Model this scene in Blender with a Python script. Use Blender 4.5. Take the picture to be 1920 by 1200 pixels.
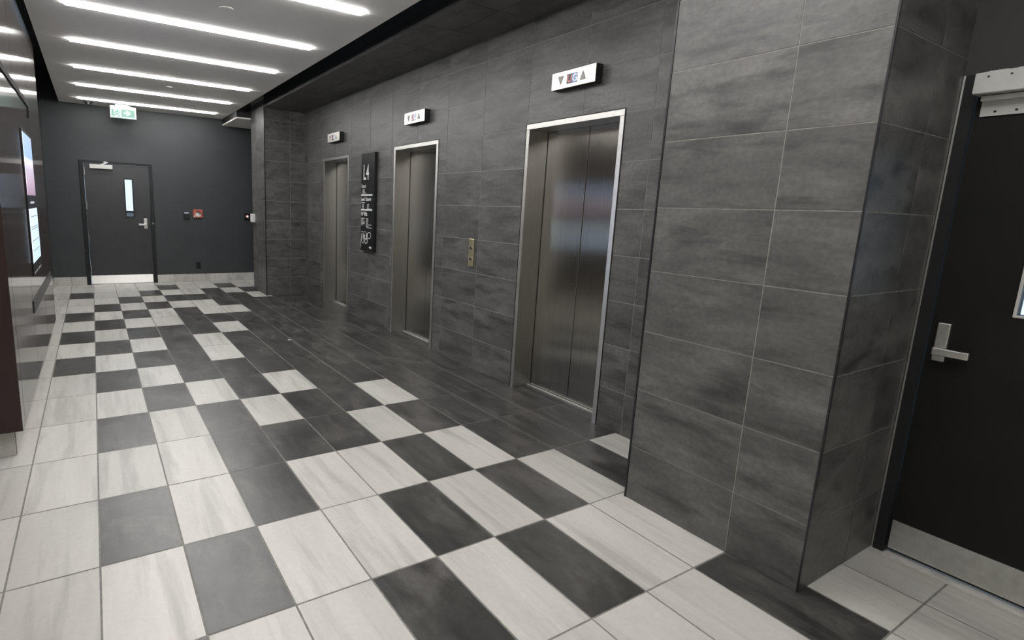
import bpy, bmesh, math, random
from mathutils import Matrix, Vector
random.seed(4)
for o in list(bpy.data.objects): bpy.data.objects.remove(o)
SC = bpy.context.scene
COL = SC.collection
S = 0.31            # metres per floor tile width; all numbers below are in tile widths
TL = 1.8746         # tile length

# ------------------------------------------------------------------ camera
cam = bpy.data.cameras.new('camera'); camo = bpy.data.objects.new('camera', cam); COL.objects.link(camo)
FPX, YAW, PIT, ROL, CX, CY, CZ = 1025.37, 0.5465, -0.1787, 0.0367, 0.1977, -7.5828, 4.7220
PU, PV = 798.71, 578.62
f = Vector((math.sin(YAW)*math.cos(PIT), math.cos(YAW)*math.cos(PIT), math.sin(PIT)))
r = Vector((math.cos(YAW), -math.sin(YAW), 0)); u = r.cross(f)
c, s = math.cos(ROL), math.sin(ROL)
r2 = c*r + s*u; u2 = -s*r + c*u
M = Matrix(((r2.x, u2.x, -f.x, CX*S), (r2.y, u2.y, -f.y, CY*S), (r2.z, u2.z, -f.z, CZ*S), (0, 0, 0, 1)))
camo.matrix_world = M
cam.sensor_width = 36; cam.sensor_fit = 'HORIZONTAL'; cam.lens = 36*FPX/1920
cam.shift_x = (960-PU)/1920; cam.shift_y = -(600-PV)/1920
cam.clip_start = 0.02; cam.clip_end = 100
SC.camera = camo

# ------------------------------------------------------------------ world and exposure
w = bpy.data.worlds.new('daylight'); SC.world = w; w.use_nodes = True
bg = w.node_tree.nodes['Background']
bg.inputs[0].default_value = (0.62, 0.80, 1.0, 1); bg.inputs[1].default_value = 1.1
SC.view_settings.view_transform = 'Standard'; SC.view_settings.look = 'None'
SC.view_settings.exposure = 0.46; SC.view_settings.gamma = 1.0
SC.view_settings.use_curve_mapping = False
LIGHT_E = 28.0      # radiance of the recessed ceiling lights

# ------------------------------------------------------------------ materials
def mat(name, col, rough=0.5, metal=0.0, emit=None, estr=0.0, spec=0.5, coat=0.0, coatr=0.05):
    m = bpy.data.materials.new(name); m.use_nodes = True
    b = m.node_tree.nodes['Principled BSDF']
    b.inputs['Base Color'].default_value = (*col, 1); b.inputs['Roughness'].default_value = rough
    b.inputs['Metallic'].default_value = metal; b.inputs['Specular IOR Level'].default_value = spec
    b.inputs['Coat Weight'].default_value = coat; b.inputs['Coat Roughness'].default_value = coatr
    if emit: b.inputs['Emission Color'].default_value = (*emit, 1); b.inputs['Emission Strength'].default_value = estr
    return m
def nd(m, t, **kw):
    n = m.node_tree.nodes.new(t)
    for k, v in kw.items(): setattr(n, k, v)
    return n
def lk(m, a, b): m.node_tree.links.new(a, b)
def ramp(m, stops):
    n = nd(m, 'ShaderNodeValToRGB'); e = n.color_ramp.elements
    e[0].position, e[0].color = stops[0][0], (*stops[0][1], 1)
    e[1].position, e[1].color = stops[-1][0], (*stops[-1][1], 1)
    for p, cc in stops[1:-1]:
        x = e.new(p); x.color = (*cc, 1)
    return n
def stone(name, cols, rough, rot, scale=(1.2, 5.0, 5.0), bump=0.02, grain=0.13, spec=0.5, streak=None, contrast=(0.3, 0.7)):
    """veined stone tile: every tile shifts the pattern by its own random number"""
    m = mat(name, cols[0], rough, spec=spec); b = m.node_tree.nodes['Principled BSDF']
    tc = nd(m, 'ShaderNodeTexCoord'); at = nd(m, 'ShaderNodeAttribute', attribute_name='rnd')
    mul = nd(m, 'ShaderNodeMath', operation='MULTIPLY'); mul.inputs[1].default_value = 37.0
    lk(m, at.outputs['Fac'], mul.inputs[0])
    add = nd(m, 'ShaderNodeVectorMath', operation='ADD')
    lk(m, tc.outputs['Object'], add.inputs[0]); lk(m, mul.outputs[0], add.inputs[1])
    mp = nd(m, 'ShaderNodeMapping'); mp.inputs['Rotation'].default_value = rot; mp.inputs['Scale'].default_value = scale
    lk(m, add.outputs[0], mp.inputs[0])
    n1 = nd(m, 'ShaderNodeTexNoise'); n1.inputs['Scale'].default_value = 1.3; n1.inputs['Detail'].default_value = 12; n1.inputs['Roughness'].default_value = 0.68; n1.inputs['Distortion'].default_value = 0.35
    lk(m, mp.outputs[0], n1.inputs[0])
    cr = ramp(m, [(contrast[0], cols[0]), (0.5, cols[1]), (contrast[1], cols[2])]); lk(m, n1.outputs['Fac'], cr.inputs[0])
    # whole tile a little lighter or darker
    br = nd(m, 'ShaderNodeMapRange'); br.inputs[3].default_value = 0.92; br.inputs[4].default_value = 1.08
    lk(m, at.outputs['Fac'], br.inputs[0])
    mx = nd(m, 'ShaderNodeVectorMath', operation='SCALE'); lk(m, cr.outputs[0], mx.inputs[0]); lk(m, br.outputs[0], mx.inputs['Scale'])
    out = mx.outputs[0]
    if streak:
        srot, sscale, samt, slo, shi = streak
        ms = nd(m, 'ShaderNodeMapping'); ms.inputs['Rotation'].default_value = srot; ms.inputs['Scale'].default_value = sscale
        add2 = nd(m, 'ShaderNodeVectorMath', operation='ADD'); add2.inputs[1].default_value = (11.3, 5.7, 3.1); lk(m, add.outputs[0], add2.inputs[0])
        lk(m, add2.outputs[0], ms.inputs[0])
        ns = nd(m, 'ShaderNodeTexNoise'); ns.inputs['Scale'].default_value = 1.6; ns.inputs['Detail'].default_value = 5; ns.inputs['Roughness'].default_value = 0.6; ns.inputs['Distortion'].default_value = 0.25
        lk(m, ms.outputs[0], ns.inputs[0])
        rs = nd(m, 'ShaderNodeMapRange'); rs.inputs[1].default_value = slo; rs.inputs[2].default_value = shi; rs.inputs[3].default_value = 1.0; rs.inputs[4].default_value = 1.0-samt
        lk(m, ns.outputs['Fac'], rs.inputs[0])
        sc2 = nd(m, 'ShaderNodeVectorMath', operation='SCALE'); lk(m, out, sc2.inputs[0]); lk(m, rs.outputs[0], sc2.inputs['Scale']); out = sc2.outputs[0]
        # fine mineral grain
        ng = nd(m, 'ShaderNodeTexNoise'); ng.inputs['Scale'].default_value = 45; ng.inputs['Detail'].default_value = 3; lk(m, tc.outputs['Object'], ng.inputs[0])
        rg = nd(m, 'ShaderNodeMapRange'); rg.inputs[1].default_value = 0.3; rg.inputs[2].default_value = 0.7; rg.inputs[3].default_value = 1-grain; rg.inputs[4].default_value = 1+grain
        lk(m, ng.outputs['Fac'], rg.inputs[0])
        sc3 = nd(m, 'ShaderNodeVectorMath', operation='SCALE'); lk(m, out, sc3.inputs[0]); lk(m, rg.outputs[0], sc3.inputs['Scale']); out = sc3.outputs[0]
    lk(m, out, b.inputs['Base Color'])
    n2 = nd(m, 'ShaderNodeTexNoise'); n2.inputs['Scale'].default_value = 60; n2.inputs['Detail'].default_value = 4
    lk(m, tc.outputs['Object'], n2.inputs[0])
    rr = nd(m, 'ShaderNodeMapRange'); rr.inputs[3].default_value = rough-0.05; rr.inputs[4].default_value = rough+0.08
    lk(m, n1.outputs['Fac'], rr.inputs[0]); lk(m, rr.outputs[0], b.inputs['Roughness'])
    bp = nd(m, 'ShaderNodeBump'); bp.inputs['Strength'].default_value = bump; bp.inputs['Distance'].default_value = 0.01
    lk(m, n2.outputs['Fac'], bp.inputs['Height']); lk(m, bp.outputs[0], b.inputs['Normal'])
    return m
def noisy(m, scale, lo, hi, bump=0.0):
    b = m.node_tree.nodes['Principled BSDF']; tc = nd(m, 'ShaderNodeTexCoord'); n = nd(m, 'ShaderNodeTexNoise')
    n.inputs['Scale'].default_value = scale; n.inputs['Detail'].default_value = 6; lk(m, tc.outputs['Object'], n.inputs[0])
    cr = ramp(m, [(0.3, lo), (0.7, hi)]); lk(m, n.outputs['Fac'], cr.inputs[0]); lk(m, cr.outputs[0], b.inputs['Base Color'])
    if bump:
        n2 = nd(m, 'ShaderNodeTexNoise'); n2.inputs['Scale'].default_value = 220; lk(m, tc.outputs['Object'], n2.inputs[0])
        bp = nd(m, 'ShaderNodeBump'); bp.inputs['Strength'].default_value = bump; bp.inputs['Distance'].default_value = 0.002
        lk(m, n2.outputs['Fac'], bp.inputs['Height']); lk(m, bp.outputs[0], b.inputs['Normal'])
    return m
def brushed(name, col, rough, aniso, rot=0.0, metal=1.0, wave=0.0, wavescale=(0.6, 0.6, 2.0), grain=True, spec=0.5):
    """vertically brushed sheet: blurs reflections sideways"""
    m = mat(name, col, rough, metal, spec=spec); b = m.node_tree.nodes['Principled BSDF']
    b.inputs['Anisotropic'].default_value = aniso
    tg = nd(m, 'ShaderNodeCombineXYZ'); tg.inputs[2].default_value = 1.0; lk(m, tg.outputs[0], b.inputs['Tangent'])
    b.inputs['Anisotropic Rotation'].default_value = rot
    tc = nd(m, 'ShaderNodeTexCoord'); mp = nd(m, 'ShaderNodeMapping'); lk(m, tc.outputs['Object'], mp.inputs[0])
    if grain:
        mp.inputs['Scale'].default_value = (60, 60, 0.7)
        n = nd(m, 'ShaderNodeTexNoise'); n.inputs['Scale'].default_value = 4; n.inputs['Detail'].default_value = 3; lk(m, mp.outputs[0], n.inputs[0])
        cr = ramp(m, [(0.3, tuple(x*0.88 for x in col)), (0.7, tuple(min(1, x*1.08) for x in col))]); lk(m, n.outputs['Fac'], cr.inputs[0]); lk(m, cr.outputs[0], b.inputs['Base Color'])
    if metal > 0.5 and wave:
        gb = nd(m, 'ShaderNodeBump'); gb.inputs['Strength'].default_value = 0.0; gb.inputs['Distance'].default_value = 0.0004
        lk(m, n.outputs['Fac'], gb.inputs['Height']); lk(m, gb.outputs[0], b.inputs['Normal'])
    if wave:
        mp2 = nd(m, 'ShaderNodeMapping'); mp2.inputs['Scale'].default_value = wavescale; lk(m, tc.outputs['Object'], mp2.inputs[0])
        n2 = nd(m, 'ShaderNodeTexNoise'); n2.inputs['Scale'].default_value = 2; n2.inputs['Detail'].default_value = 1; lk(m, mp2.outputs[0], n2.inputs[0])
        bp = nd(m, 'ShaderNodeBump'); bp.inputs['Strength'].default_value = wave; bp.inputs['Distance'].default_value = 0.01
        lk(m, n2.outputs['Fac'], bp.inputs['Height']); lk(m, bp.outputs[0], b.inputs['Normal'])
        if metal > 0.5: lk(m, gb.outputs[0], bp.inputs['Normal'])
    return m

DARK = stone('dark_stone_tile', [(0.024, 0.0235, 0.023), (0.050, 0.0475, 0.045), (0.105, 0.099, 0.093)], 0.31, (0.3, 0.5, 0.6), (3.5, 2.0, 4.0), spec=0.62, grain=0.08, streak=((0.0, 0.0, 0.35), (8.0, 1.6, 3.0), 0.5, 0.50, 0.68))
DARKW = stone('dark_stone_wall_tile', [(0.050, 0.0497, 0.049), (0.096, 0.094, 0.0915), (0.158, 0.153, 0.148)], 0.42, (0.55, 0.1, 0.2), (1.9, 1.5, 4.2), contrast=(0.28, 0.72), spec=0.6, streak=((-0.5, 0.0, 0.0), (4.0, 1.4, 8.0), 0.50, 0.50, 0.68))
LIGHT = stone('light_stone_tile', [(0.43, 0.418, 0.39), (0.515, 0.502, 0.473), (0.55, 0.537, 0.508)], 0.33, (0.2, 0.1, -0.75), (4.0, 0.7, 4.0), contrast=(0.2, 0.62), grain=0.025, streak=((0.0, 0.0, 0.5), (6.5, 0.6, 3.0), 0.24, 0.50, 0.66))
GROUT = noisy(mat('grey_grout', (0.2, 0.19, 0.18), 0.8), 40, (0.22, 0.215, 0.205), (0.34, 0.33, 0.315))
GROUTF = noisy(mat('floor_grout', (0.13, 0.12, 0.11), 0.8), 40, (0.17, 0.163, 0.152), (0.25, 0.24, 0.225))
CEILW = noisy(mat('white_ceiling_paint', (0.66, 0.65, 0.63), 0.75), 3, (0.86, 0.85, 0.83), (0.90, 0.89, 0.87), 0.1)
BLACKP = noisy(mat('black_paint', (0.012, 0.012, 0.013), 0.6), 8, (0.010, 0.010, 0.011), (0.016, 0.016, 0.017))
GREYP = noisy(mat('charcoal_wall_paint', (0.07, 0.075, 0.078), 0.55), 2, (0.030, 0.033, 0.036), (0.036, 0.040, 0.043), 0.15)
DARKP = noisy(mat('dark_wall_paint', (0.035, 0.035, 0.033), 0.6), 2, (0.033, 0.033, 0.031), (0.040, 0.040, 0.038), 0.1)
DOORP = noisy(mat('charcoal_door_paint', (0.03, 0.031, 0.034), 0.38), 5, (0.028, 0.029, 0.032), (0.034, 0.035, 0.038), 0.05)
DOORB = noisy(mat('black_door_paint', (0.008, 0.008, 0.008), 0.55, spec=0.25), 5, (0.006, 0.006, 0.006), (0.010, 0.010, 0.0095), 0.05)
FRAMEP = noisy(mat('black_frame_paint', (0.014, 0.014, 0.015), 0.5, spec=0.3), 5, (0.012, 0.012, 0.013), (0.017, 0.017, 0.018))
BEIGE = noisy(mat('beige_wall_paint', (0.45, 0.42, 0.38), 0.7), 2, (0.66, 0.64, 0.60), (0.72, 0.70, 0.66))
STEEL = brushed('brushed_steel_door', (0.37, 0.357, 0.333), 0.25, 1.0, rot=0.25, wave=0.10)
STEELF = brushed('brushed_steel_frame', (0.58, 0.57, 0.55), 0.32, 0.8)
STEELH = noisy(mat('satin_steel_head', (0.56, 0.55, 0.53), 0.33, 1.0), 30, (0.52, 0.51, 0.49), (0.60, 0.59, 0.57))
KICK = brushed('brushed_kick_plate', (0.75, 0.74, 0.72), 0.42, 0.9, rot=0.0)
SATIN = noisy(mat('satin_aluminium', (0.6, 0.6, 0.58), 0.38, 1.0), 30, (0.55, 0.55, 0.53), (0.66, 0.66, 0.64))
ALU = noisy(mat('painted_aluminium', (0.62, 0.62, 0.60), 0.45, 0.3), 20, (0.58, 0.58, 0.56), (0.66, 0.66, 0.64))
SILL = noisy(mat('aluminium_sill', (0.72, 0.70, 0.66), 0.5, 0.4), 25, (0.6, 0.58, 0.54), (0.78, 0.76, 0.72))
BRASS = brushed('brushed_brass', (0.78, 0.70, 0.46), 0.35, 0.3)
WOOD = brushed('glossy_dark_wood', (0.042, 0.028, 0.022), 0.11, 0.9, rot=0.25, metal=0.0, spec=0.9)
WOODE = noisy(mat('dark_red_wood', (0.016, 0.0075, 0.0065), 0.3), 6, (0.020, 0.0085, 0.0072), (0.027, 0.0115, 0.010))
GAP = mat('dark_gap', (0.004, 0.004, 0.004), 0.9)
PLAST = noisy(mat('black_plastic', (0.012, 0.012, 0.014), 0.35), 20, (0.010, 0.010, 0.012), (0.015, 0.015, 0.018))
WPLAST = noisy(mat('white_plastic', (0.75, 0.75, 0.74), 0.4), 20, (0.72, 0.72, 0.71), (0.78, 0.78, 0.77))
REDP = noisy(mat('red_plastic', (0.42, 0.10, 0.075), 0.4), 20, (0.38, 0.09, 0.065), (0.46, 0.12, 0.09))
WINK = mat('white_print', (0.80, 0.80, 0.79), 0.5)
GINK = mat('grey_print', (0.50, 0.50, 0.50), 0.5)
SIGNB = noisy(mat('black_sign_panel', (0.012, 0.012, 0.013), 0.28), 6, (0.011, 0.011, 0.012), (0.015, 0.015, 0.016))
LAMP = mat('light_diffuser', (0.9, 0.9, 0.9), 0.5, emit=(1.0, 0.985, 0.965), estr=LIGHT_E)
def glow(name, col, st): return mat(name, (0.02, 0.02, 0.02), 0.3, emit=col, estr=st)
GLASS = bpy.data.materials.new('clear_glass'); GLASS.use_nodes = True
_g = GLASS.node_tree.nodes['Principled BSDF']; _g.inputs['Transmission Weight'].default_value = 1; _g.inputs['Roughness'].default_value = 0.0; _g.inputs['IOR'].default_value = 1.05; _g.inputs['Base Color'].default_value = (0.95, 0.98, 0.98, 1)

# ------------------------------------------------------------------ mesh builder
ORG = {}
def W(a, b, c): return (a, b, c)                       # world frame
def FE(Y): return lambda a, b, c: (a, Y-c, b)          # mounted on a wall seen along +Y: a right, b up, c out
def FR(X): return lambda a, b, c: (X-c, a, b)          # wall seen along +X: a is world Y, b up, c out
def FL(X): return lambda a, b, c: (X+c, a, b)          # wall seen along -X
class MB:
    def __init__(self, fr=W): self.v = []; self.f = []; self.fm = []; self.rn = []; self.fr = fr; self.mi = 0
    def quad(self, pts, rnd=0.0):
        i = len(self.v); self.v += [self.fr(*p) for p in pts]; self.f.append(tuple(range(i, i+len(pts)))); self.fm.append(self.mi); self.rn.append(rnd)
    def box(self, a0, a1, b0, b1, c0, c1, rnd=0.0):
        P = [(a, b, c) for a in (a0, a1) for b in (b0, b1) for c in (c0, c1)]
        for q in ((0, 1, 3, 2), (4, 6, 7, 5), (0, 4, 5, 1), (2, 3, 7, 6), (0, 2, 6, 4), (1, 5, 7, 3)):
            self.quad([P[k] for k in q], rnd)
        return self
    def prism(self, poly, c0, c1):
        n = len(poly)
        self.quad([(a, b, c1) for a, b in poly]); self.quad([(a, b, c0) for a, b in reversed(poly)])
        for k in range(n):
            (a, b), (a2, b2) = poly[k], poly[(k+1) % n]
            self.quad([(a, b, c0), (a2, b2, c0), (a2, b2, c1), (a, b, c1)])
        return self
    def disc(self, a, b, ra, rb, c0, c1, n=24):
        return self.prism([(a+ra*math.cos(t*2*math.pi/n), b+rb*math.sin(t*2*math.pi/n)) for t in range(n)], c0, c1)
    def stroke(self, pts, wdt, c0, c1):
        """flat ribbon of constant width along a polyline"""
        for (a, b), (a2, b2) in zip(pts, pts[1:]):
            d = math.hypot(a2-a, b2-b) or 1e-6; nx, ny = -(b2-b)/d*wdt/2, (a2-a)/d*wdt/2
            ex, ey = (a2-a)/d*wdt*0.2, (b2-b)/d*wdt*0.2
            self.prism([(a+nx-ex, b+ny-ey), (a2+nx+ex, b2+ny+ey), (a2-nx+ex, b2-ny+ey), (a-nx-ex, b-ny-ey)], c0, c1)
        return self
    def build(self, name, mats, parent=None, bevel=0.0, org=None):
        if not isinstance(mats, (list, tuple)): mats = [mats]
        if org is None:
            if parent is not None: org = ORG[parent.name]
            else:
                xs, ys, zs = zip(*self.v); org = ((min(xs)+max(xs))/2, (min(ys)+max(ys))/2, min(zs))
        me = bpy.data.meshes.new(name)
        me.from_pydata([((x-org[0])*S, (y-org[1])*S, (z-org[2])*S) for x, y, z in self.v], [], self.f)
        for m in mats: me.materials.append(m)
        for p, k in zip(me.polygons, self.fm): p.material_index = k
        at = me.attributes.new('rnd', 'FLOAT', 'FACE')
        for k, x in enumerate(self.rn): at.data[k].value = x
        bm = bmesh.new(); bm.from_mesh(me)
        if bevel or name in RECALC: bmesh.ops.remove_doubles(bm, verts=bm.verts, dist=1e-6)
        bmesh.ops.recalc_face_normals(bm, faces=bm.faces) if name not in NORECALC else None
        bm.to_mesh(me); bm.free(); me.update()
        o = bpy.data.objects.new(name, me); COL.objects.link(o)
        if parent is not None: o.parent = parent
        else: o.location = [x*S for x in org]
        ORG[o.name] = org
        if bevel:
            md = o.modifiers.new('bevel', 'BEVEL'); md.width = bevel*S; md.segments = 2; md.limit_method = 'ANGLE'
        return o
RECALC = set(); NORECALC = set()
def thing(name, label, cat, loc, group=None):
    o = bpy.data.objects.new(name, None); COL.objects.link(o); o.empty_display_size = 0.1
    o.location = [x*S for x in loc]; ORG[o.name] = loc
    o['label'] = label; o['category'] = cat
    if group: o['group'] = group
    return o
def tag(o, label, cat, group=None):
    o['label'] = label; o['category'] = cat
    if group: o['group'] = group
    return o
def struct(o): o['kind'] = 'structure'; return o
def sthing(name, loc):
    o = bpy.data.objects.new(name, None); COL.objects.link(o); o.empty_display_size = 0.1
    o.location = [x*S for x in loc]; ORG[o.name] = loc; o['kind'] = 'structure'; return o
def copy_tree(o, parent=None):
    n = o.copy(); COL.objects.link(n)
    if parent: n.parent = parent
    for ch in [x for x in bpy.data.objects if x.parent == o]: copy_tree(ch, n)
    return n
def text(name, s, size, a, b, cc, axes, material, parent, wide=1.0, depth=0.01, bold=0.0):
    """lettering: (a,b) lower left corner; axes = (right, up, out) unit vectors; cc world point of the frame"""
    cu = bpy.data.curves.new(name, 'FONT'); cu.body = s; cu.size = 1.0; cu.extrude = 0; cu.offset = bold
    ob = bpy.data.objects.new(name+'_tmp', cu); COL.objects.link(ob)
    dg = bpy.context.evaluated_depsgraph_get(); me = bpy.data.meshes.new_from_object(ob.evaluated_get(dg))
    bpy.data.objects.remove(ob)
    R_, U_, O_ = [Vector(x) for x in axes]; xs = [v.co.x for v in me.vertices]; ys = [v.co.y for v in me.vertices]
    x0, y0, hh = min(xs), min(ys), max(ys)-min(ys); k = size/hh; org = Vector(ORG[parent.name])
    for v in me.vertices:
        p = Vector(cc) + R_*(a+(v.co.x-x0)*k*wide) + U_*(b+(v.co.y-y0)*k) + O_*depth
        v.co = (p-org)*S
    me.materials.clear(); me.materials.append(material); me.name = name
    o = bpy.data.objects.new(name, me); COL.objects.link(o); o.parent = parent; ORG[o.name] = tuple(org)
    return o
AXR = ((0, -1, 0), (0, 0, 1), (-1, 0, 0)); AXE = ((1, 0, 0), (0, 0, 1), (0, -1, 0)); AXL = ((0, 1, 0), (0, 0, 1), (1, 0, 0))

def subtract(rect, hole):
    a0, a1, b0, b1 = rect; h0, h1, k0, k1 = hole
    if h0 >= a1 or h1 <= a0 or k0 >= b1 or k1 <= b0: return [rect]
    out = []
    if h0 > a0: out.append((a0, h0, b0, b1))
    if h1 < a1: out.append((h1, a1, b0, b1))
    m0, m1 = max(a0, h0), min(a1, h1)
    if k0 > b0: out.append((m0, m1, b0, k0))
    if k1 < b1: out.append((m0, m1, k1, b1))
    return out
def tiles(mb, us, vs, holes=(), g=0.008, c=0.006):
    """raised tile faces between joint positions us x vs, on the frame of mb"""
    for i in range(len(us)-1):
        for j in range(len(vs)-1):
            rs = [(us[i]+g, us[i+1]-g, vs[j]+g, vs[j+1]-g)]
            for h in holes: rs = [q for x in rs for q in subtract(x, h)]
            rn = random.random()
            for a0, a1, b0, b1 in rs:
                if a1-a0 < 1e-4 or b1-b0 < 1e-4: continue
                mb.box(a0, a1, b0, b1, 0.0, c, rn)
def walljoints(lo, hi, start, step):
    k = math.ceil((lo-start)/step+1e-6); out = [lo]
    while start+k*step < hi-1e-6: out.append(start+k*step); k += 1
    return out+[hi]
ZJ = [0.0, 0.94, 1.93, 2.915, 3.90, 4.885, 5.87, 6.865, 7.85, 8.84, 9.8]

# ================================================================== SETTING
XW, XP, YE, YP, ZC, ZS = 9.84, 7.75, 27.4, -4.71, 9.5, 9.41
YB = -14.0          # back of the lobby, behind the photographer
# ---- floor: light field with dark tiles
ROWS = {  # row index (from the near grid line outwards): columns that hold a dark tile
 -4: [3, 5], -3: [1, 7], -2: [0, 3, 5], -1: [1, 4, 6, 8], 0: [0, 2, 5, 7, 8, 9], 1: [2, 3, 4, 6, 7, 8, 9],
 2: [0, 2, 4, 5, 7, 8, 9], 3: [1, 3, 5, 6, 7, 8, 9], 4: [0, 2, 3, 4, 5, 6, 7, 8, 9], 5: [-1, 1, 2, 4, 5, 6, 7, 8, 9],
 6: [0, 2, 4, 5, 6, 7, 8, 9], 7: [-1, 1, 2, 3, 5, 6, 7, 8, 9], 8: [0, 3, 4, 5, 6, 7, 8, 9], 9: [-1, 1, 3, 6, 7, 8, 9],
 10: [0, 2, 5, 6, 7, 8, 9], 11: [1, 3, 4, 5, 6, 8, 9], 12: [-1, 2, 5, 7, 8, 9], 13: [3, 6], 14: []}
mb = MB(); mb.mi = 2; mb.box(-7, 13, YB, YE, -0.3, -0.004)
g = 0.012
for i in range(-7, 13):
    for j in range(-8, 15):
        y0, y1 = max(j*TL, YB), min((j+1)*TL, YE)
        if y1-y0 < 0.03: continue
        mb.mi = 0 if (i in ROWS.get(j, []) or (i > 9 and j in range(-1, 13))) else 1
        if j in (-8, -7, -6, -5): mb.mi = 0 if (i*3+j*5) % 4 == 0 and i > -1 else 1
        mb.quad([(i+g, y0+g, 0), (i+1-g, y0+g, 0), (i+1-g, y1-g, 0), (i+g, y1-g, 0)], random.random())
NORECALC.add('floor')
struct(mb.build('floor', [DARK, LIGHT, GROUTF]))

# ---- ceiling: white suspended panels with shadow joints at every light row, floating inside a dark void
LY = [5.94, 9.78, 13.60, 17.63, 21.46, 25.29]; LYB = [2.10, -1.75, -5.6, -9.45]
LX0, LX1, LW = -0.10, 6.27, 0.27
ys = sorted(LY+LYB); mb = MB(); prev = YB
for k, y in enumerate(ys+[None]):
    y1 = (y-0.012) if y is not None else YE
    mb.box(-0.96, 7.02, prev, y1, ZC, ZC+0.25)
    if y is not None: prev = y+0.012
cm = []
m2 = MB()
prev = YB
for y in ys:      # between the lights the panel is full width, at the lights it leaves a slot
    m2.box(-0.96, 7.02, prev, y-LW/2, ZC, ZC+0.25)
    m2.box(-0.96, LX0, y-LW/2, y-0.014, ZC, ZC+0.25); m2.box(-0.96, LX0, y+0.014, y+LW/2, ZC, ZC+0.25)
    m2.box(LX1, 7.02, y-LW/2, y-0.014, ZC, ZC+0.25); m2.box(LX1, 7.02, y+0.014, y+LW/2, ZC, ZC+0.25)
    prev = y+LW/2
m2.box(-0.96, 7.02, prev, YE, ZC, ZC+0.25)
struct(m2.build('ceiling', CEILW))
mb = MB(); mb.box(-7, 11.6, YB, YE, 10.9, 11.1); struct(mb.build('ceiling_void', BLACKP))
mb = MB(); mb.box(-7, -1.2, YB, 4.05, 9.5, 9.7); struct(mb.build('ceiling_side', CEILW))
# soffit over the lift doors, clad with the wall tile
mb = MB(lambda a, b, c: (a, b, ZS-c)); mb.mi = 1; mb.box(XP, XW+0.3, YB, 20.95, -1.4, 0.0)
mb.mi = 0; tiles(mb, [XP, XP+0.98, XW+0.1], walljoints(YB, 20.95, 3.6, TL))
struct(mb.build('ceiling_soffit', [DARKW, BLACKP]))
mb = MB(); mb.mi = 0; mb.box(7.02, XW+0.3, 23.62, YE-0.005, 9.13, 9.2); mb.mi = 1; mb.box(7.02, XW+0.3, 23.62, YE-0.005, 9.2, 10.6)
struct(mb.build('ceiling_bulkhead', [CEILW, BLACKP]))

# ---- right wall with the three lift openings
EL = [(0.55, 3.60), (7.83, 10.88), (15.11, 18.16)]; EH = 6.94
holes = [(a, b, -1, EH) for a, b in EL]
mb = MB(FR(XW)); mb.mi = 1
for a0, a1 in ((YP+0.1, EL[0][0]), (EL[0][1], EL[1][0]), (EL[1][1], EL[2][0]), (EL[2][1], 20.95)): mb.box(a0, a1, 0, 9.42, -0.85, 0)
for a0, a1 in EL: mb.box(a0, a1, EH, 9.42, -0.85, 0)
mb.mi = 0; tiles(mb, walljoints(-2.0, 20.92, 3.6, TL), [z for z in ZJ if z < 9.4]+[9.40], holes)
struct(mb.build('wall_right', [DARKW, GROUT]))
# behind the lift doors
mb = MB(); mb.box(10.75, 10.85, -0.5, 20.9, 0, 9.4); struct(mb.build('wall_shaft', GAP))
# near pier
mb = MB(); mb.mi = 1; mb.box(XP, 11.5, YP, -2.0, 0, ZC+1)
mb.fr = FR(XP); mb.mi = 0; tiles(mb, [YP, -3.74, -2.0], ZJ)
mb.fr = FE(YP); tiles(mb, [XP, 9.05, 9.93], ZJ)
mb.fr = lambda a, b, c: (a, -2.0+c, b); tiles(mb, [XP, 9.0, XW], ZJ)
struct(mb.build('wall_near_pier', [DARKW, GROUT]))
# far pier
mb = MB(); mb.mi = 1; mb.box(XP, 10.4, 20.95, 23.55, 0, ZC+1)
mb.fr = FR(XP); mb.mi = 0; tiles(mb, [20.95, 22.6, 23.55], ZJ)
mb.fr = FE(20.95); tiles(mb, [XP, 9.05, XW+0.02], ZJ)
struct(mb.build('wall_far_pier', [DARKW, GROUT]))
# black metal edge trims on the pier corners
mb = MB(); mb.box(XP-0.010, XP+0.012, YP-0.010, YP+0.012, 0, 9.4); struct(mb.build('trim_1', PLAST))
mb = MB(); mb.box(XP-0.015, XP+0.02, 20.92, 20.965, 0, 9.4); struct(mb.build('trim_2', PLAST))
mb = MB(); mb.box(XP-0.015, XP+0.01, -2.0, -1.97, 0, 9.4); struct(mb.build('trim_3', PLAST))

# ---- end wall with the door opening
DX0, DX1, DZ = -0.285, 3.18, 6.665
mb = MB(FE(YE))
for a0, a1, b0, b1 in subtract((-7, 11.5, 0, 11), (DX0, DX1, -1, DZ)): mb.box(a0, a1, b0, b1, -0.5, 0)
struct(mb.build('wall_end', GREYP))
mb = MB(FE(YE)); mb.mi = 1
for a0, a1 in ((-1.80, DX0-0.01), (DX1+0.01, 10.3)): mb.box(a0, a1, 0, 0.45, 0, 0.03)
mb.mi = 0
tiles(mb, [-1.80, -1.0, DX0-0.01], [0.0, 0.46], c=0.04); tiles(mb, [DX1+0.01]+[4.06+k for k in range(7)], [0.0, 0.46], c=0.04)
struct(mb.build('baseboard_end', [LIGHT, GROUT]))
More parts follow.
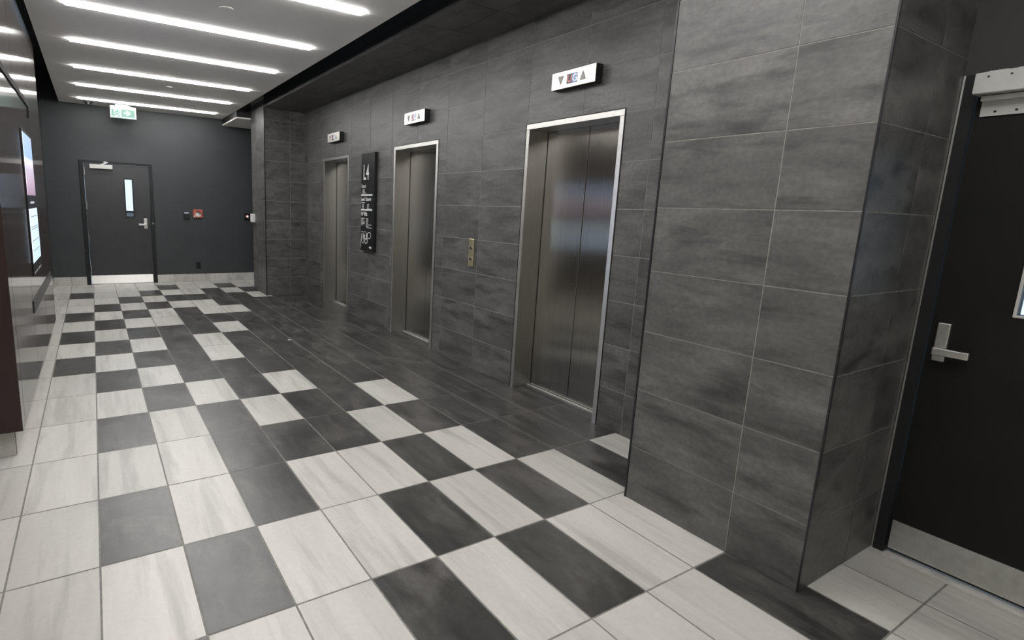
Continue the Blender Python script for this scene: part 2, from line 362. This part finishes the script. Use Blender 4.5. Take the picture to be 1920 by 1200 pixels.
# ---- left wall: glossy dark wood panels carried on a low tiled plinth
XL, LY0, LY1, LZ0, LZ1 = -1.12, 4.09, 14.85, 0.53, 9.42
PJ = [LY0, 4.50, 7.80, 11.12, 14.42, LY1]
mb = MB(FL(XL)); mb.mi = 0
for a, b in zip(PJ, PJ[1:]):
    for z0, z1 in ((LZ0, LZ1),): mb.box(a+0.012, b-0.012, z0, z1, -0.08, 0.0)
mb.mi = 1; mb.box(LY0+0.02, LY1-0.02, LZ0+0.01, LZ1-0.01, -0.3, -0.06)
mb.fr = W; mb.mi = 2; mb.box(-7, XL-0.002, LY0-0.01, LY0+0.012, LZ0, LZ1)
struct(mb.build('wall_left', [WOOD, GAP, WOODE]))
mb = MB(FL(-1.27)); mb.mi = 1; mb.box(4.32, LY1, 0, LZ0, -0.3, -0.006); mb.mi = 0; tiles(mb, walljoints(4.32, LY1, 0.0, TL), [0.0, LZ0], c=0.004)
mb.fr = lambda a, b, c: (a, 4.30-c, b); mb.mi = 1; mb.box(-7, -1.28, 0, LZ0, -0.3, -0.006); mb.mi = 0; tiles(mb, [-7, -5.9, -4.9, -3.9, -2.9, -1.27], [0.0, LZ0], c=0.004, g=0.004)
struct(mb.build('baseboard_left', [LIGHT, GROUT]))
mb = MB(); mb.box(-2.2, -1.80, LY1-0.3, YE, 0, 11); struct(mb.build('wall_left_far', GREYP))
mb = MB(); mb.box(-1.80, -1.76, LY1+0.01, YE-0.05, 0, 0.45); struct(mb.build('baseboard_left_far', LIGHT))
# black metal channels set across the wood panels
mb = MB(FL(XL)); mb.box(LY0+0.02, 10.85, 7.00, 7.13, 0.0, 0.03); mb.box(10.80, 10.85, 6.72, 7.0, 0.0, 0.03); struct(mb.build('trim_4', GAP))
mb = MB(FL(XL)); mb.box(7.80, 13.90, 2.02, 2.30, 0.0, 0.02); struct(mb.build('trim_5', PLAST))
# ---- rest of the lobby around the photographer
mb = MB(); mb.box(-7, 13, YB-0.3, YB, 0, 11); struct(mb.build('wall_back', BEIGE))
mb = MB(); mb.box(-7.3, -7, YB, 4.2, 0, 11); struct(mb.build('wall_near_left', BEIGE))
# ---- wall with the side door
SX = 9.92; SD0, SD1, SDZ = -4.72, -8.55, 6.66
mb = MB(FR(SX))
for a0, a1, b0, b1 in subtract((YB, YP+0.01, 0, 11), (SD1, SD0, -1, SDZ)): mb.box(a0, a1, b0, b1, -0.5, 0)
struct(mb.build('wall_side_door', DARKP))
mb = MB(); mb.box(10.3, 10.5, 20.9, YE, 0, 11); struct(mb.build('wall_far_alcove', GREYP))

# ================================================================== DOORS
# end door
d = sthing('door_1', (1.45, YE, 0))
mb = MB(FE(YE))
mb.box(DX0, DX0+0.19, 0, DZ, -0.45, 0.06); mb.box(DX1-0.19, DX1, 0, DZ, -0.45, 0.06); mb.box(DX0+0.19, DX1-0.19, DZ-0.13, DZ, -0.45, 0.06)
mb.build('door_frame', FRAMEP, d, bevel=0.008)
L0, L1, LT = DX0+0.205, DX1-0.205, DZ-0.15
WX0, WX1, WZ0, WZ1 = 1.80, 2.15, 3.76, 5.76
mb = MB(FE(YE))
for a0, a1, b0, b1 in subtract((L0, L1, 0.03, LT), (WX0, WX1, WZ0, WZ1)): mb.box(a0, a1, b0, b1, -0.17, -0.02)
leaf = mb.build('door_leaf', DOORP, d)
mb = MB(FE(YE))
for a0, a1, b0, b1 in subtract((WX0-0.05, WX1+0.05, WZ0-0.05, WZ1+0.05), (WX0, WX1, WZ0, WZ1)): mb.box(a0, a1, b0, b1, -0.02, 0.01)
mb.build('window_trim', FRAMEP, d, bevel=0.004)
mb = MB(FE(YE)); mb.box(WX0, WX1, WZ0, WZ1, -0.11, -0.09); mb.build('window_pane', GLASS, d)
mb = MB(FE(YE)); mb.box(L0+0.01, L1-0.01, 0.04, 0.50, -0.02, 0.0); kp = mb.build('kick_plate', KICK, d)
mb = MB(FE(YE)); mb.box(2.635, 2.81, 3.10, 3.67, -0.02, 0.03); mb.build('lock_plate', SATIN, d, bevel=0.01)
mb = MB(FE(YE)); mb.box(2.68, 2.76, 3.27, 3.37, 0.03, 0.17); mb.box(2.36, 2.76, 3.27, 3.37, 0.12, 0.19); h = mb.build('lever_handle', SATIN, d, bevel=0.012)
mb = MB(FE(YE)); mb.box(0.185, 1.255, 6.25, 6.47, -0.02, 0.18); cl = mb.build('door_closer', ALU, d, bevel=0.015)
mb = MB(FE(YE)); mb.stroke([(0.72, 6.475), (1.05, 6.60)], 0.05, 0.08, 0.11); mb.stroke([(1.05, 6.60), (0.86, 6.62)], 0.05, 0.08, 0.11); mb.build('closer_arm', SATIN, cl)
for z in (5.9, 4.1, 2.35, 0.65):
    mb = MB(FE(YE)); mb.disc(-0.065, 0, 0.028, 0.028, 0, 0.4); mb.v = [(x, YE-0.03-(zz-0)*1.0, z + (YE-y)) for x, y, zz in mb.v]; mb.build('hinge', SATIN, d)
mb = MB(FE(YE)); mb.box(DX1-0.11, DX1-0.07, 3.35, 3.45, 0.06, 0.075); mb.build('strike_plate', SATIN, d)
mb = MB(); mb.box(L0-0.02, L1+0.02, YE-0.02, YE+0.18, 0, 0.03); mb.build('threshold', SATIN, d)
# daylight side of the end door: a pale parapet
mb = MB(); mb.box(-2, 8, YE+3.0, YE+3.2, 0, 3.9); mb.mi = 1; mb.box(-2, 8, YE+2.95, YE+3.25, 3.9, 4.0); struct(mb.build('wall_outside_parapet', [WPLAST, FRAMEP]))

# side door
d = sthing('door_2', (SX, -6.6, 0))
mb = MB(FR(SX)); mb.box(SD0-0.15, SD0, 0, SDZ, -0.45, 0.03); mb.box(SD1, SD1+0.15, 0, SDZ, -0.45, 0.03); mb.box(SD1+0.15, SD0-0.15, SDZ-0.12, SDZ, -0.45, 0.03)
mb.build('door_frame', FRAMEP, d, bevel=0.006)
mb = MB(FR(SX)); mb.box(SD0-0.022, SD0-0.002, 0, SDZ-0.002, 0.025, 0.034); mb.build('sealant_line', SATIN, d)
K0, K1 = SD1+0.165, SD0-0.165
V0, V1, VZ0, VZ1 = -6.05, -5.66, 3.70, 5.72
mb = MB(FR(SX))
for a0, a1, b0, b1 in subtract((K0, K1, 0.06, SDZ-0.135), (V0, V1, VZ0, VZ1)): mb.box(a0, a1, b0, b1, -0.17, -0.01)
mb.build('door_leaf', DOORB, d)
mb = MB(FR(SX))
for a0, a1, b0, b1 in subtract((V0-0.03, V1+0.03, VZ0-0.03, VZ1+0.03), (V0, V1, VZ0, VZ1)): mb.box(a0, a1, b0, b1, -0.02, 0.01)
mb.build('window_trim', ALU, d, bevel=0.004)
mb = MB(FR(SX)); mb.box(V0, V1, VZ0, VZ1, -0.11, -0.09); mb.build('window_pane', GLASS, d)
mb = MB(FR(SX)); mb.box(K0+0.02, K1-0.02, 0.09, 0.53, -0.01, 0.008); mb.build('kick_plate', SATIN, d, bevel=0.003)
for a in (-5.0, -5.5, -6.0, -6.5, -7.0):
    for b in (0.14, 0.48):
        mb = MB(FR(SX)); mb.disc(a, b, 0.014, 0.014, 0.008, 0.014, 12); mb.build('screw', SATIN, d)
mb = MB(FR(SX)); mb.box(-5.10, -4.965, 2.955, 3.48, -0.01, 0.05); mb.build('lock_plate', SATIN, d, bevel=0.012)
mb = MB(FR(SX)); mb.box(-5.09, -4.99, 3.05, 3.16, 0.05, 0.17); mb.box(-5.36, -4.99, 3.055, 3.155, 0.12, 0.19); mb.build('lever_handle', SATIN, d, bevel=0.012)
mb = MB(FR(SX)); mb.box(K0, -4.90, 0, 0.025, -0.2, 0.13); mb.build('threshold', SILL, d)
m = MB(FR(SX)); m.box(-6.55, -4.905, 6.37, 6.615, 0.03, 0.30); ml = m.build('magnetic_lock', ALU, d, bevel=0.008)
m = MB(FR(SX)); m.box(-6.55, -4.96, 6.615, 6.63, 0.03, 0.24); m.box(-5.13, -4.96, 6.63, 6.675, 0.03, 0.045); m.box(-6.55, -5.22, 6.63, 6.675, 0.03, 0.045); m.build('mounting_bracket', ALU, ml)
m = MB(FR(SX)); m.box(-6.55, -4.94, 6.13, 6.365, 0.0, 0.02); m.box(-6.55, -4.96, 6.30, 6.36, 0.02, 0.16); m.build('armature_plate', ALU, ml, bevel=0.006)
for a in (-5.03, -5.23):
    m = MB(FR(SX)); m.disc(a, 6.56, 0.012, 0.012, 0.30, 0.303, 12); m.build('screw', PLAST, ml)
for a in (-5.08, -5.27):
    m = MB(FR(SX)); m.disc(a, 6.18, 0.014, 0.014, 0.02, 0.026, 12); m.build('screw', PLAST, ml)

# ================================================================== LIFTS
def make_lift(y0, y1, label):
    t = thing('elevator_entrance', label, 'elevator', (10.1, (y0+y1)/2, 0), 'elevator entrances in the tiled wall')
    FW = 0.115
    # face strips and deep returns of the steel frame
    m = MB(FR(XW)); m.box(y1-FW, y1, 0, EH-0.13, -0.60, 0.03); m.build('frame_jamb', STEELF, t, bevel=0.006)
    m = MB(FR(XW)); m.box(y0, y0+FW, 0, EH-0.13, -0.60, 0.03); m.build('frame_jamb', STEELF, t, bevel=0.006)
    m = MB(FR(XW)); m.box(y0, y1, EH-0.128, EH, -0.60, 0.032); m.build('frame_head', STEELH, t, bevel=0.006)
    m = MB(FR(XW))
    for q in ((y0-0.012, y0), (y1, y1+0.05)): m.box(q[0], q[1], 0, EH+0.02, 0.0, 0.009)
    m.box(y0, y1, EH, EH+0.02, 0, 0.009); m.build('shadow_gap', GAP, t)
    mid = (y0+y1)/2
    m = MB(FR(XW)); m.box(mid+0.008, y1-FW+0.1, 0.06, EH-0.1, -0.68, -0.615); m.build('door_panel', STEEL, t, bevel=0.012)
    m = MB(FR(XW)); m.box(y0+FW-0.1, mid-0.008, 0.06, EH-0.1, -0.68, -0.615); m.build('door_panel', STEEL, t, bevel=0.012)
    m = MB(FR(XW)); m.box(y0+FW, y1-FW, 0, 0.035, -0.72, -0.50)
    m.build('sill', SILL, t)
    m = MB(FR(XW)); m.box(y0+FW+0.02, y1-FW-0.02, 0.035, 0.04, -0.575, -0.56); m.box(y0+FW+0.02, y1-FW-0.02, 0.035, 0.04, -0.545, -0.53); m.build('sill_groove', GAP, t)
    return t
lift = make_lift(*EL[0], 'nearest stainless steel elevator entrance, widest in view, beside the large near column')
for (a, b), lab in ((EL[1], 'middle stainless steel elevator entrance, between the black L4 sign and the brass plate'),
                    (EL[2], 'farthest stainless steel elevator entrance, left of the black L4 sign')):
    o = copy_tree(lift); o.location.y += (a-EL[0][0])*S; o['label'] = lab

# lanterns above the lifts
BRIGHT = noisy(mat('lantern_plate', (0.78, 0.76, 0.70), 0.32, 0.55), 12, (0.74, 0.72, 0.66), (0.80, 0.78, 0.73))
SCR = mat('lantern_screen', (0.03, 0.03, 0.05), 0.2); SCRB = glow('lantern_blue', (0.18, 0.30, 0.62), 0.5); REDG = glow('lantern_red', (0.75, 0.22, 0.22), 0.75); WHG = glow('lantern_white', (0.85, 0.9, 1.0), 0.9)
ARW = mat('arrow_lens', (0.33, 0.33, 0.31), 0.4)
def lantern(y0, y1, label):
    t = thing('floor_indicator', label, 'floor indicator', (XW, (y0+y1)/2, 7.57), 'floor indicators above the elevators')
    z0, z1, c0 = 7.57, 7.95, 0.22; w = y1-y0
    m = MB(FR(XW)); m.box(y0, y1, z0, z1, 0.006, c0-0.02); m.build('housing', PLAST, t)
    m = MB(FR(XW)); m.box(y0, y1, z0, z1, c0-0.02, c0); m.build('face_plate', BRIGHT, t, bevel=0.008)
    q = c0+0.004; up = y0+0.27*w; dn = y1-0.22*w
    m = MB(FR(XW)); m.prism([(up-0.085, z0+0.10), (up+0.085, z0+0.10), (up, z0+0.28)], c0, q+0.01); m.build('up_arrow', ARW, t)
    m = MB(FR(XW)); m.prism([(dn, z0+0.10), (dn+0.085, z0+0.28), (dn-0.085, z0+0.28)], c0, q+0.01); m.build('down_arrow', ARW, t)
    mid = (y0+y1)/2+0.02
    m = MB(FR(XW)); m.box(mid-0.16, mid+0.16, z0+0.08, z0+0.29, c0, q); sc = m.build('screen', SCR, t)
    m = MB(FR(XW)); m.box(mid-0.155, mid-0.01, z0+0.09, z0+0.28, q, q+0.002); m.build('blue_field', SCRB, sc)
    text('letter', 'U', 0.15, -(mid+0.135), z0+0.11, (XW-q, 0, 0), AXR, REDG, sc, depth=0.004)
    text('letter', 'G', 0.15, -(mid-0.02), z0+0.11, (XW-q, 0, 0), AXR, WHG, sc, depth=0.004)
    return t
lantern(1.27, 2.60, 'cream floor indicator box with two arrows above the nearest elevator')
lantern(8.45, 9.80, 'cream floor indicator box with two arrows above the middle elevator')
lantern(15.72, 17.12, 'cream floor indicator box above the farthest elevator')

# brass plate between the lifts
t = thing('call_button_plate', 'narrow brass plate with two black buttons on the tiles between the near and middle elevators', 'button panel', (XW, 5.75, 3.09))
m = MB(FR(XW)); m.box(5.62, 5.87, 3.09, 3.92, 0.006, 0.04); m.build('plate', BRASS, t, bevel=0.01)
for z in (3.33, 3.65):
    m = MB(FR(XW)); m.disc(5.74, z, 0.055, 0.055, 0.04, 0.05); b_ = m.build('button_ring', SATIN, t)
    m = MB(FR(XW)); m.disc(5.74, z, 0.042, 0.042, 0.05, 0.056); m.build('button', PLAST, b_)

# black L4 sign
sx = 0.14
t = thing('directory_sign', 'tall black directory sign reading L4 on the tiles between the far and middle elevators', 'sign', (XW, 12.9, 2.97))
m = MB(FR(XW)); m.box(12.27, 13.50, 2.97, 6.86, 0.006, sx); bd = m.build('board', SIGNB, t, bevel=0.006)
c0 = (XW-sx, 13.50, 0)        # left edge of the board
text('lettering', 'L4', 0.60, 0.24, 5.82, c0, AXR, WINK, t, wide=0.66, bold=0.01)
text('lettering', 'Ground', 0.15, 0.06, 5.50, c0, AXR, WINK, t, wide=0.62, bold=0.02)
text('lettering', 'Level 1 Exterior', 0.15, 0.05, 4.98, c0, AXR, WINK, t, wide=0.72, bold=0.025)
text('lettering', 'W Wills', 0.17, 0.05, 4.38, c0, AXR, WINK, t, wide=0.75, bold=0.025)
def bar(a0, a1, b0, b1, m_, name): 
    q = MB(FR(XW)); q.box(13.50-a1, 13.50-a0, b0, b1, sx, sx+0.006); return q.build(name, m_, t)
bar(0.03, 1.08, 5.19, 5.25, WINK, 'divider_line'); bar(0.03, 1.08, 4.60, 4.66, WINK, 'divider_line')
for k, (a0, w) in enumerate([(0.14, .20), (0.14, .22), (0.14, .24), (0.14, .38), (0.14, .24)]): bar(a0, a0+w, 5.42-k*0.045, 5.445-k*0.045, GINK, 'small_print')
bar(0.05, 0.38, 4.90, 4.93, WINK, 'small_print')
for k in range(5):
    bar(0.12, 0.30, 4.835-k*0.045, 4.86-k*0.045, GINK, 'small_print'); bar(0.60, 0.60+[.2, .18, .15, .18, .40][k], 4.835-k*0.045, 4.86-k*0.045, GINK, 'small_print')
for k, w in enumerate([.34, .22, .34, .36, .34, .18]): bar(0.05, 0.05+w, 4.27-k*0.055, 4.30-k*0.055, GINK, 'small_print')
for k, (a, w) in enumerate([(.52, .2), (.52, .22), (.52, .2), (.52, .18), (.52, .52), (.52, .25), (.60, .46)]): bar(a, a+w, 4.26-k*0.06, 4.29-k*0.06, GINK, 'small_print')
q = MB(FR(XW))
def arc(ca, cb, ra, rb, t0, t1, n=12): return [(ca+ra*math.cos(math.radians(t0+(t1-t0)*k/n)), cb+rb*math.sin(math.radians(t0+(t1-t0)*k/n))) for k in range(n+1)]
def ln(pts): q.stroke([(13.50-a, 3.27+(b-3.11)*0.63) for a, b in pts], 0.034, sx, sx+0.006)
ln([(0.12, 3.86), (0.16, 3.86)]+arc(0.16, 3.76, 0.12, 0.10, 90, 0)+[(0.28, 3.40)])
ln([(0.13, 3.72), (0.13, 3.25)]+arc(0.24, 3.25, 0.11, 0.12, 180, 360)+[(0.35, 3.62)])
ln([(0.38, 3.86), (0.43, 3.86)]+arc(0.43, 3.76, 0.14, 0.10, 90, 0)+[(0.57, 3.40)])
ln([(0.42, 3.70), (0.40, 3.40)]); ln(arc(0.55, 3.27, 0.12, 0.16, 0, 360, 18)); ln([(0.67, 3.30), (0.63, 3.75)])
ln(arc(0.83, 3.66, 0.16, 0.20, 200, -120, 18))
q.build('line_emblem', WINK, t)
for k in range(8): bar(0.02, 0.07, 3.09+k*0.045, 3.12+k*0.045, GINK, 'small_print')
bar(0.86, 1.06, 3.10, 3.17, WINK, 'small_mark')

# ================================================================== CEILING ITEMS
def clight(y, label):
    t = thing('linear_ceiling_light', label, 'ceiling light', ((LX0+LX1)/2, y, ZC), 'recessed linear ceiling lights')
    m = MB(); m.box(LX0, LX1, y-LW/2, y+LW/2, ZC+0.06, ZC+0.24); m.build('housing', ALU, t)
    m = MB(); m.box(LX0+0.005, LX1-0.005, y-LW/2+0.005, y+LW/2-0.005, ZC-0.045, ZC+0.06); m.build('diffuser', LAMP, t)
    return t
names = ['sixth recessed linear ceiling light from the end wall, cut by the top edge', 'fifth recessed linear ceiling light from the end wall', 'fourth recessed linear ceiling light from the end wall',
         'third recessed linear ceiling light from the end wall', 'second recessed linear ceiling light from the end wall', 'recessed linear ceiling light closest to the end wall, over the exit sign']
l0 = clight(LY[0], names[0])
for y, n in list(zip(LY[1:], names[1:])):
    o = copy_tree(l0); o.location.y += (y-LY[0])*S; o['label'] = n
for y in LYB:
    o = copy_tree(l0); o.location.y += (y-LY[0])*S; o['label'] = 'recessed linear ceiling light behind the photographer'; o['group'] = 'ceiling lights behind the photographer'
m = MB(); m.fr = lambda a, b, c: (a, b, ZC-c); m.disc(3.38, 7.79, 0.17, 0.17, 0, 0.02, 32); m.disc(3.38, 7.79, 0.13, 0.13, 0.02, 0.022, 32)
tag(m.build('sprinkler_cover', CEILW), 'round white cover disc on the ceiling between the two nearest lights', 'sprinkler cover')
m = MB(); m.fr = lambda a, b, c: (a, b, ZC-c); m.disc(3.32, 19.4, 0.15, 0.15, 0, 0.03, 32)
tag(m.build('sprinkler_cover', CEILW), 'small white disc on the ceiling between the second and third lights from the end', 'sprinkler cover')
t = thing('smoke_detector', 'small dark dome detector on the ceiling by the end wall left of the exit sign', 'smoke detector', (0.33, 26.26, ZC))
m = MB(); m.fr = lambda a, b, c: (a, b, ZC-c); m.disc(0.33, 26.26, 0.2, 0.2, 0, 0.05, 32); m.build('base', GREYP, t)
m = MB(); m.fr = lambda a, b, c: (a, b, ZC-c); m.disc(0.33, 26.26, 0.15, 0.15, 0.05, 0.10, 32); m.disc(0.33, 26.26, 0.09, 0.09, 0.10, 0.15, 32); m.build('dome', PLAST, t)

# exit sign
SGW = glow('sign_white', (0.70, 0.95, 0.87), 0.62); SGG = glow('sign_green', (0.17, 0.50, 0.36), 0.62); SGH = noisy(mat('sign_housing', (0.6, 0.62, 0.6), 0.4), 9, (0.56, 0.58, 0.56), (0.62, 0.64, 0.62))
YS = 25.95
t = thing('exit_sign', 'lit green and white running man exit sign with right arrow hanging under the ceiling', 'exit sign', (1.86, YS+0.1, 8.80))
m = MB(FE(YS)); m.box(1.27, 2.45, 8.80, 9.40, -0.22, -0.012); m.box(1.5, 2.2, 9.40, 9.5, -0.18, -0.05); m.build('housing', SGH, t, bevel=0.01)
m = MB(FE(YS)); m.box(1.29, 2.43, 8.82, 9.33, -0.012, 0.0); m.build('face', SGW, t)
m = MB(FE(YS)); m.box(1.33, 1.42, 8.89, 9.22, 0, 0.004); m.build('doorway', SGG, t)
m = MB(FE(YS)); k = 0.05
m.disc(1.61, 9.20, 0.028, 0.03, 0, 0.004, 14)
for pts in ([(1.60, 9.16), (1.56, 9.03)], [(1.59, 9.14), (1.50, 9.10), (1.46, 9.03)], [(1.60, 9.14), (1.67, 9.08), (1.74, 9.09)], [(1.56, 9.03), (1.63, 8.98), (1.66, 8.87)], [(1.56, 9.03), (1.50, 8.95), (1.40, 8.93)]): m.stroke(pts, 0.035, 0, 0.004)
m.build('running_figure', SGG, t)
m = MB(FE(YS)); m.box(1.78, 2.37, 8.89, 9.24, 0, 0.004); ap = m.build('arrow_field', SGG, t)
m = MB(FE(YS)); m.prism([(1.86, 9.02), (2.02, 9.02), (1.95, 8.93), (2.06, 8.93), (2.24, 9.065), (2.06, 9.20), (1.95, 9.20), (2.02, 9.11), (1.86, 9.11)], 0.004, 0.008); m.build('arrow', SGW, ap)

# ================================================================== END WALL ITEMS
t = thing('card_reader', 'small black card reader with pale light bar, left of the red box', 'card reader', (4.87, YE, 3.68))
m = MB(FE(YE)); m.box(4.72, 5.03, 3.68, 4.10, 0, 0.09); m.build('body', PLAST, t, bevel=0.02)
m = MB(FE(YE)); m.box(4.75, 5.00, 4.02, 4.055, 0.09, 0.095); m.build('light_bar', glow('reader_glow', (0.7, 0.72, 0.9), 0.7), t)
t = thing('fire_alarm_pull_station', 'square red fire alarm pull station on the end wall right of the end door', 'fire alarm', (5.5, YE, 3.76))
m = MB(FE(YE)); m.box(5.24, 5.76, 3.76, 4.26, 0, 0.10); m.build('body', REDP, t, bevel=0.03)
m = MB(FE(YE)); m.prism([(5.37, 3.84), (5.63, 3.84), (5.66, 3.98), (5.58, 4.10), (5.42, 4.10), (5.34, 3.98)], 0.10, 0.12); pl = m.build('face_plate', BEIGE, t)
m = MB(FE(YE)); m.box(5.40, 5.60, 4.08, 4.13, 0.12, 0.16); m.box(5.56, 5.64, 3.98, 4.04, 0.12, 0.15); m.build('pull_handle', PLAST, pl)
m = MB(FE(YE)); m.box(5.26, 5.32, 3.80, 3.90, 0.10, 0.12); m.build('key_tab', WPLAST, t)
t = thing('wall_outlet', 'black double power outlet low on the end wall above the skirting', 'power outlet', (5.42, YE, 0.75))
m = MB(FE(YE)); m.box(5.28, 5.56, 0.75, 1.17, 0, 0.02); pl = m.build('cover_plate', PLAST, t, bevel=0.01)
for z in (0.86, 1.06):
    m = MB(FE(YE)); m.disc(5.42, z, 0.08, 0.07, 0.02, 0.03, 20); m.build('socket', GAP, t)
t = thing('exit_button', 'round black button with a glowing red centre on the end wall beside the far column', 'push button', (8.28, YE, 3.68))
m = MB(FE(YE)); m.box(8.15, 8.50, 3.68, 4.12, 0, 0.05); m.build('plate', PLAST, t, bevel=0.02)
m = MB(FE(YE)); m.disc(8.33, 3.92, 0.10, 0.10, 0.05, 0.08, 20); rg = m.build('button_ring', mat('button_red', (0.25, 0.02, 0.02), 0.4), t)
m = MB(FE(YE)); m.disc(8.33, 3.92, 0.055, 0.055, 0.08, 0.10, 16); m.build('button_light', glow('button_glow', (1.0, 0.6, 0.58), 1.6), rg)
t = thing('keypad_box', 'small white control box fixed to the side of the far column', 'control box', (7.66, 22.9, 3.5))
m = MB(FR(XP)); m.box(23.0, 23.42, 3.72, 4.16, 0.006, 0.17); m.build('body', WPLAST, t, bevel=0.015)
m = MB(FE(23.0)); m.box(7.63, 7.67, 3.84, 4.08, 0.0, 0.004); m.build('slot', GINK, t)

# ================================================================== WALL DISPLAY
t = thing('wall_display', 'tall lit display screen with blue, pink and white picture on the glossy wood wall', 'display screen', (XL, 9.5, 2.82))
D0, D1 = 8.46, 10.57; FX = FL(XL)
m = MB(FX); m.box(D0-0.06, D1+0.06, 2.82, 6.24, 0.0, 0.03); m.build('casing', PLAST, t, bevel=0.008)
def screen_mat(name, stops, st, lines=0):
    m = mat(name, (0.02, 0.02, 0.02), 0.15); b = m.node_tree.nodes['Principled BSDF']
    tc = nd(m, 'ShaderNodeTexCoord'); sp = nd(m, 'ShaderNodeSeparateXYZ'); lk(m, tc.outputs['Generated'], sp.inputs[0])
    cr = ramp(m, stops); lk(m, sp.outputs['Z'], cr.inputs[0]); lk(m, cr.outputs[0], b.inputs['Emission Color']); b.inputs['Emission Strength'].default_value = st
    b.inputs['Coat Weight'].default_value = 1.0; b.inputs['Coat IOR'].default_value = 2.2; b.inputs['Coat Roughness'].default_value = 0.03; b.inputs['Coat Tint'].default_value = (0.5, 0.5, 0.5, 1)
    return m
UP = screen_mat('upper_picture', [(0.0, (0.25, 0.17, 0.23)), (0.22, (0.36, 0.27, 0.35)), (0.42, (0.42, 0.36, 0.45)), (0.58, (0.62, 0.62, 0.70)), (0.63, (0.26, 0.36, 0.55)), (1.0, (0.30, 0.40, 0.62))], 8.5)
LO = screen_mat('lower_picture', [(0.0, (0.42, 0.55, 0.72)), (1.0, (0.52, 0.66, 0.78))], 8.0)
m = MB(FX); m.box(D0, D1, 4.72, 6.17, 0.03, 0.037); m.build('upper_screen', UP, t)
m = MB(FX); m.box(D0, D1, 3.12, 4.40, 0.03, 0.037); lo = m.build('lower_screen', LO, t)
for z in (4.20, 3.95, 3.90, 3.62, 3.38): 
    m = MB(FX); m.box(D0+0.2, D1-0.2, z, z+0.018, 0.037, 0.039); m.build('text_line', glow('line_grey', (0.25, 0.32, 0.42), 0.6), lo)
m = MB(FX); m.box(D0+0.5, D0+1.5, 4.52, 4.57, 0.03, 0.037); m.build('caption_strip', glow('caption_glow', (0.5, 0.5, 0.5), 0.8), t)
m = MB(FX); m.box(D0+0.1, D1-0.1, 2.86, 2.885, 0.03, 0.04); m.build('lower_trim', SATIN, t)

# tiny scrap on the floor
m = MB(); m.prism([(5.85, 11.05), (5.94, 10.98), (5.97, 11.03), (5.88, 11.10)], 0.0, 0.012)
SCR0 = m
tag(m.build('paper_scrap', WPLAST), 'tiny white scrap lying on the dark floor tiles in front of the far elevator', 'litter')
